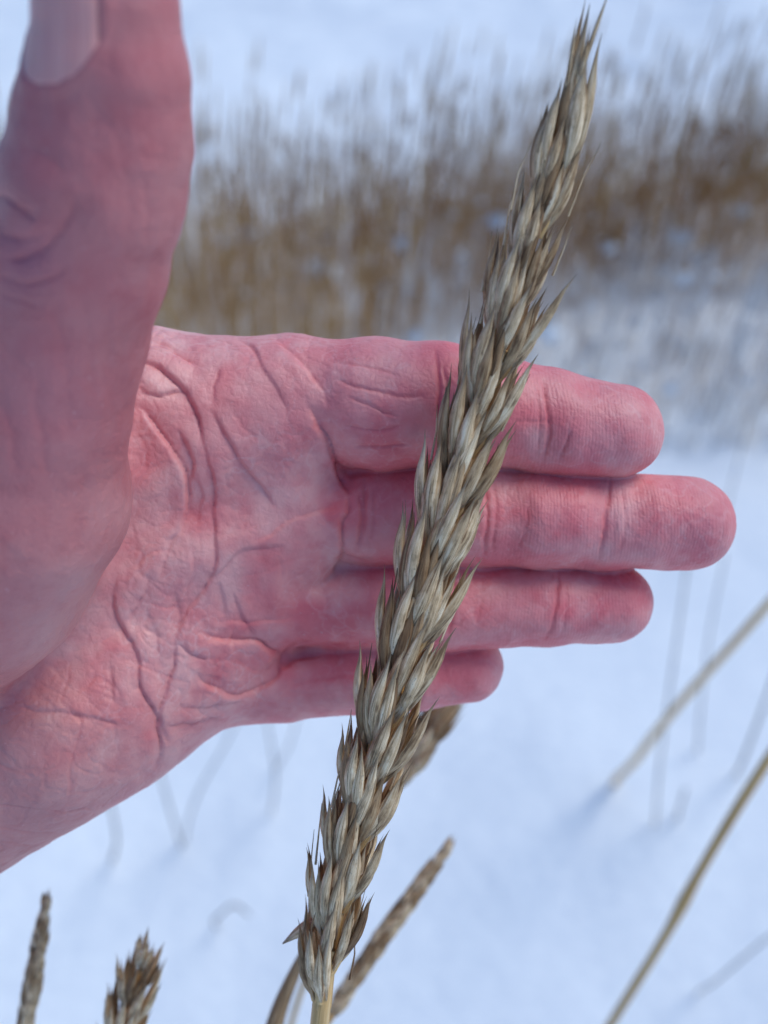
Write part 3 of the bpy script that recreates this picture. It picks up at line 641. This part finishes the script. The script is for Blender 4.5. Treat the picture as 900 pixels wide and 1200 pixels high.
for p, d, wd, wi in TC: crease(p, d, wd, wi, layer='T')
rr = np.random.default_rng(3)            # many faint lines crossing the palm
for i in range(150):
    u0, v0 = rr.uniform(120, 400), rr.uniform(410, 900)
    an = rr.choice([1.15, 1.9, .35, 2.7]) + rr.normal(0, .3); ln = rr.uniform(18, 55); bd = rr.uniform(-8, 8)
    dx, dy = math.cos(an), math.sin(an)
    crease([(u0 - dx * ln / 2, v0 - dy * ln / 2), (u0 + dy * bd * .5, v0 - dx * bd * .5), (u0 + dx * ln / 2, v0 + dy * ln / 2)], rr.uniform(.03, .10), rr.uniform(1.2, 1.7), 5, .3)
for i in range(70):                      # and along the fingers
    u0 = rr.uniform(400, 760); v0 = rr.choice([475, 603, 707, 790]) + rr.normal(0, 28); an = rr.choice([0, 1.57], p=[.45, .55]) + rr.normal(0, .2); ln = rr.uniform(14, 40)
    dx, dy = math.cos(an), math.sin(an)
    crease([(u0 - dx * ln / 2, v0 - dy * ln / 2), (u0, v0 + rr.uniform(-2, 2)), (u0 + dx * ln / 2, v0 + dy * ln / 2)], rr.uniform(.03, .09), rr.uniform(1.2, 1.8), 5, .3)
def netw(sc, ax, wl_, seed):             # branching hairline folds: where a stretched noise crosses zero
    n_ = vnoise((HV + .8 * np.stack([vnoise(HV, 5, seed + 5), vnoise(HV, 5, seed + 6), vnoise(HV, 5, seed + 7)], 1)) @ ax, sc, seed)
    return np.exp(-(n_ / wl_) ** 2)
def axes(deg, st):
    c, s_ = math.cos(R(deg)), math.sin(R(deg)); M_ = np.array([[c, -s_, 0], [s_, c, 0], [0, 0, 1.0]]); return M_ @ np.diag([1 / st, 1, 1])
msk = np.clip(.5 + 1.1 * vnoise(HV, 11, 61), 0, 1) * face
msk2 = np.clip(.5 + 1.1 * vnoise(HV, 8, 62), 0, 1) * face
pm = np.clip(1 - fingw, .25, 1) * (1 - .7 * wts[:, 5])
n_a, n_b, n_c, n_d = netw(6.5, axes(70, 2.2), .07, 51), netw(5.0, axes(-25, 2.0), .07, 52), netw(2.6, axes(60, 1.6), .10, 53), netw(2.2, axes(-35, 1.8), .10, 54)
disp -= pm * (.19 * n_a * msk + .17 * n_b * msk2 + .17 * n_c * msk2 + .16 * n_d * msk)
n_e = netw(1.9, axes(55, 1.5), .06, 55); n_f = netw(1.7, axes(-60, 2.5), .05, 56)
pale_l = np.clip(n_e * msk2 + n_f * msk, 0, 1) * (.35 + .65 * pm) * (1 - .8 * wts[:, 5]) * np.clip((u_ - 40) / 140, .2, 1)
disp -= .045 * (n_e + n_f) * pm
redm = np.maximum(redm, .3 * pm * np.maximum(n_a * msk, n_b * msk2))
disp += .38 * vnoise(HV, 9, 31) + .16 * vnoise(HV, 4, 32) + .07 * vnoise(HV * np.array([1, .6, 1]), 1.8, 33) + .025 * vnoise(HV, .8, 34)
# nail bed on the thumb
tA = cam_pt(127, 88, .1225) * 1e3; tB = cam_pt(122, -45, .1165) * 1e3; tax = (tB - tA) / np.linalg.norm(tB - tA); TL = np.linalg.norm(tB - tA)
nd0 = np.array([-math.sin(R(34)), .0, math.cos(R(34))]); nd0 -= tax * (nd0 @ tax); nd0 /= np.linalg.norm(nd0); nsd = np.cross(tax, nd0)
rel = HV - tA; al = rel @ tax; th_ = np.arctan2(rel @ nsd, rel @ nd0)
HWD = R(46)
m_ = isT & (al > -4) & (al < TL + 12) & (np.abs(th_) < 1.4)
s_ = np.abs(th_) / HWD; edge = np.maximum((s_ - 1) * 7.5, -(al - 4.6 * s_ ** 2.4) )   # mm outside the nail outline
fold = .38 * np.exp(-((edge - 1.0) / 1.1) ** 2) - .40 / (1 + np.exp(np.clip(edge / .25, -30, 30)))
disp = np.where(m_ & (al < TL + 6), disp * np.clip((edge + 1) / 2, .15, 1) + fold, disp)
HV2 = HV + HN * disp[:, None]
# skin colour: paler palm, red fingers, mottled; shade painted onto thumb and heel
mot = .5 + .5 * np.clip(vnoise(HV, 7, 41) * .7 + vnoise(HV, 3, 42) * .45 + vnoise(HV, 1.2, 43) * .2, -1, 1)
pal = np.array([.87, .43, .40]); red = np.array([.78, .185, .20]); thumb_shade = np.array([.50, .155, .155])
wts = np.exp(-np.clip(grp - grp.min(1)[:, None], 0, 50) / 2.5); wts /= wts.sum(1)[:, None]
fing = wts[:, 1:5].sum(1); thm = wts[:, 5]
k_ = np.clip(.30 + .50 * fing + 1.25 * (mot - .5) + .2 * thm, 0, 1)[:, None]
colr = pal * (1 - k_) + red * k_
colr = colr * (1 - .78 * thm[:, None]) + thumb_shade * .78 * thm[:, None]  # painted shade: body behind the camera keeps light off the thumb
heel_shade = np.clip((250 - u_) / 200, 0, 1) * np.clip((v_ - 760) / 90, 0, 1) * (1 - thm)
colr = colr * (1 - .7 * heel_shade[:, None]) + np.array([.54, .215, .20]) * .7 * heel_shade[:, None]  # same body shade painted into the colour of the heel
def spot(u0, v0, r_, c, a_, lay=None):
    global colr
    q = np.exp(-((u_ - u0) ** 2 + (v_ - v0) ** 2) / r_ ** 2) * a_
    if lay is not None: q = q * lay
    colr = colr * (1 - q[:, None]) + np.array(c) * q[:, None]
for s in [(690, 500, 55, (.70, .20, .22), .6, fing), (560, 480, 40, (.70, .24, .26), .4, fing), (450, 420, 50, (.74, .30, .30), .5, fing), (830, 610, 40, (.62, .18, .21), .5, fing),
          (170, 520, 22, (.72, .24, .24), .45, None), (60, 470, 70, (.62, .20, .21), .5, thm), (330, 480, 45, (.70, .26, .27), .4, None), (630, 515, 18, (.72, .45, .42), .5, fing), (30, 300, 40, (.55, .16, .19), .55, thm),
          (450, 620, 60, (.58, .17, .19), .4, fing), (110, 700, 55, (.74, .42, .38), .5, thm), (60, 760, 50, (.74, .42, .38), .5, thm), (140, 600, 35, (.72, .36, .34), .4, thm)]: spot(*s)
colr = colr * (1 - .36 * pale_l[:, None]) + np.array([.9, .62, .58]) * .36 * pale_l[:, None]
colr *= 1 - redm[:, None] * np.array([.10, .40, .36])
WV = to_world(HV2 * 1e-3); wb = to_world(cam_pt(-110, 850, .197))
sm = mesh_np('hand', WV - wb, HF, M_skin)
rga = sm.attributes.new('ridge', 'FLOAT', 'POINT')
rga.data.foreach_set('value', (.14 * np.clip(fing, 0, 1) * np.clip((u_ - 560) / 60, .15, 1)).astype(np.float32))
ca = sm.color_attributes.new('skin_tone_shade', 'FLOAT_COLOR', 'POINT')
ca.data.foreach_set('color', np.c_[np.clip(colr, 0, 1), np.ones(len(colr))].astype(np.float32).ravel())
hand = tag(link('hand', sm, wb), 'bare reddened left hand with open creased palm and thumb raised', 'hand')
# nail plate
nt_, ns_ = 22, 17; V = []; U = []
for i in range(nt_):
    for j in range(ns_):
        s = -1 + 2 * j / (ns_ - 1); cut = 4.6 * abs(s) ** 2.4; alx = cut - .8 + (TL + 4.0 - 1.5 * s * s - cut) * i / (nt_ - 1); a_ = s * HWD * 1.02
        d = nd0 * math.cos(a_) + nsd * math.sin(a_); o = tA + tax * min(alx, TL + 1)
        lo_, hi_ = 2.0, 20.0
        V.append((o + tax * (alx - min(alx, TL + 1)), d)); U.append((j / (ns_ - 1), i / (nt_ - 1)))
O = np.array([x[0] for x in V]); Dr = np.array([x[1] for x in V]); tl_ = np.full(len(O), 2.0); th2 = np.full(len(O), 20.0)
Oc = O.copy(); over = np.maximum((O - tA) @ tax - (TL - 3), 0)
Oe = O - tax * over[:, None]
for _ in range(22):
    md_ = (tl_ + th2) / 2; q = group_d(Oe + Dr * md_[:, None], THUMB, 1.6) < 0; tl_ = np.where(q, md_, tl_); th2 = np.where(q, th2, md_)
outer = O + Dr * (tl_ + .12)[:, None]; inner = O + Dr * (tl_ - .45)[:, None]
F_ = []; n_ = nt_ * ns_
for i in range(nt_ - 1):
    for j in range(ns_ - 1):
        a_ = i * ns_ + j; F_.append((a_, a_ + 1, a_ + ns_ + 1, a_ + ns_)); F_.append((n_ + a_ + ns_, n_ + a_ + ns_ + 1, n_ + a_ + 1, n_ + a_))
ring_ = [j for j in range(ns_)] + [i * ns_ + ns_ - 1 for i in range(1, nt_)] + [(nt_ - 1) * ns_ + j for j in range(ns_ - 2, -1, -1)] + [i * ns_ for i in range(nt_ - 2, 0, -1)]
for k in range(len(ring_)):
    a_, b_ = ring_[k], ring_[(k + 1) % len(ring_)]; F_.append((a_, n_ + a_, n_ + b_, b_))
NV = to_world(np.vstack([outer, inner]) * 1e-3) - wb
link('thumbnail', mesh_np('thumbnail', NV, F_, M_nail, True, np.vstack([U, U])), parent=hand)
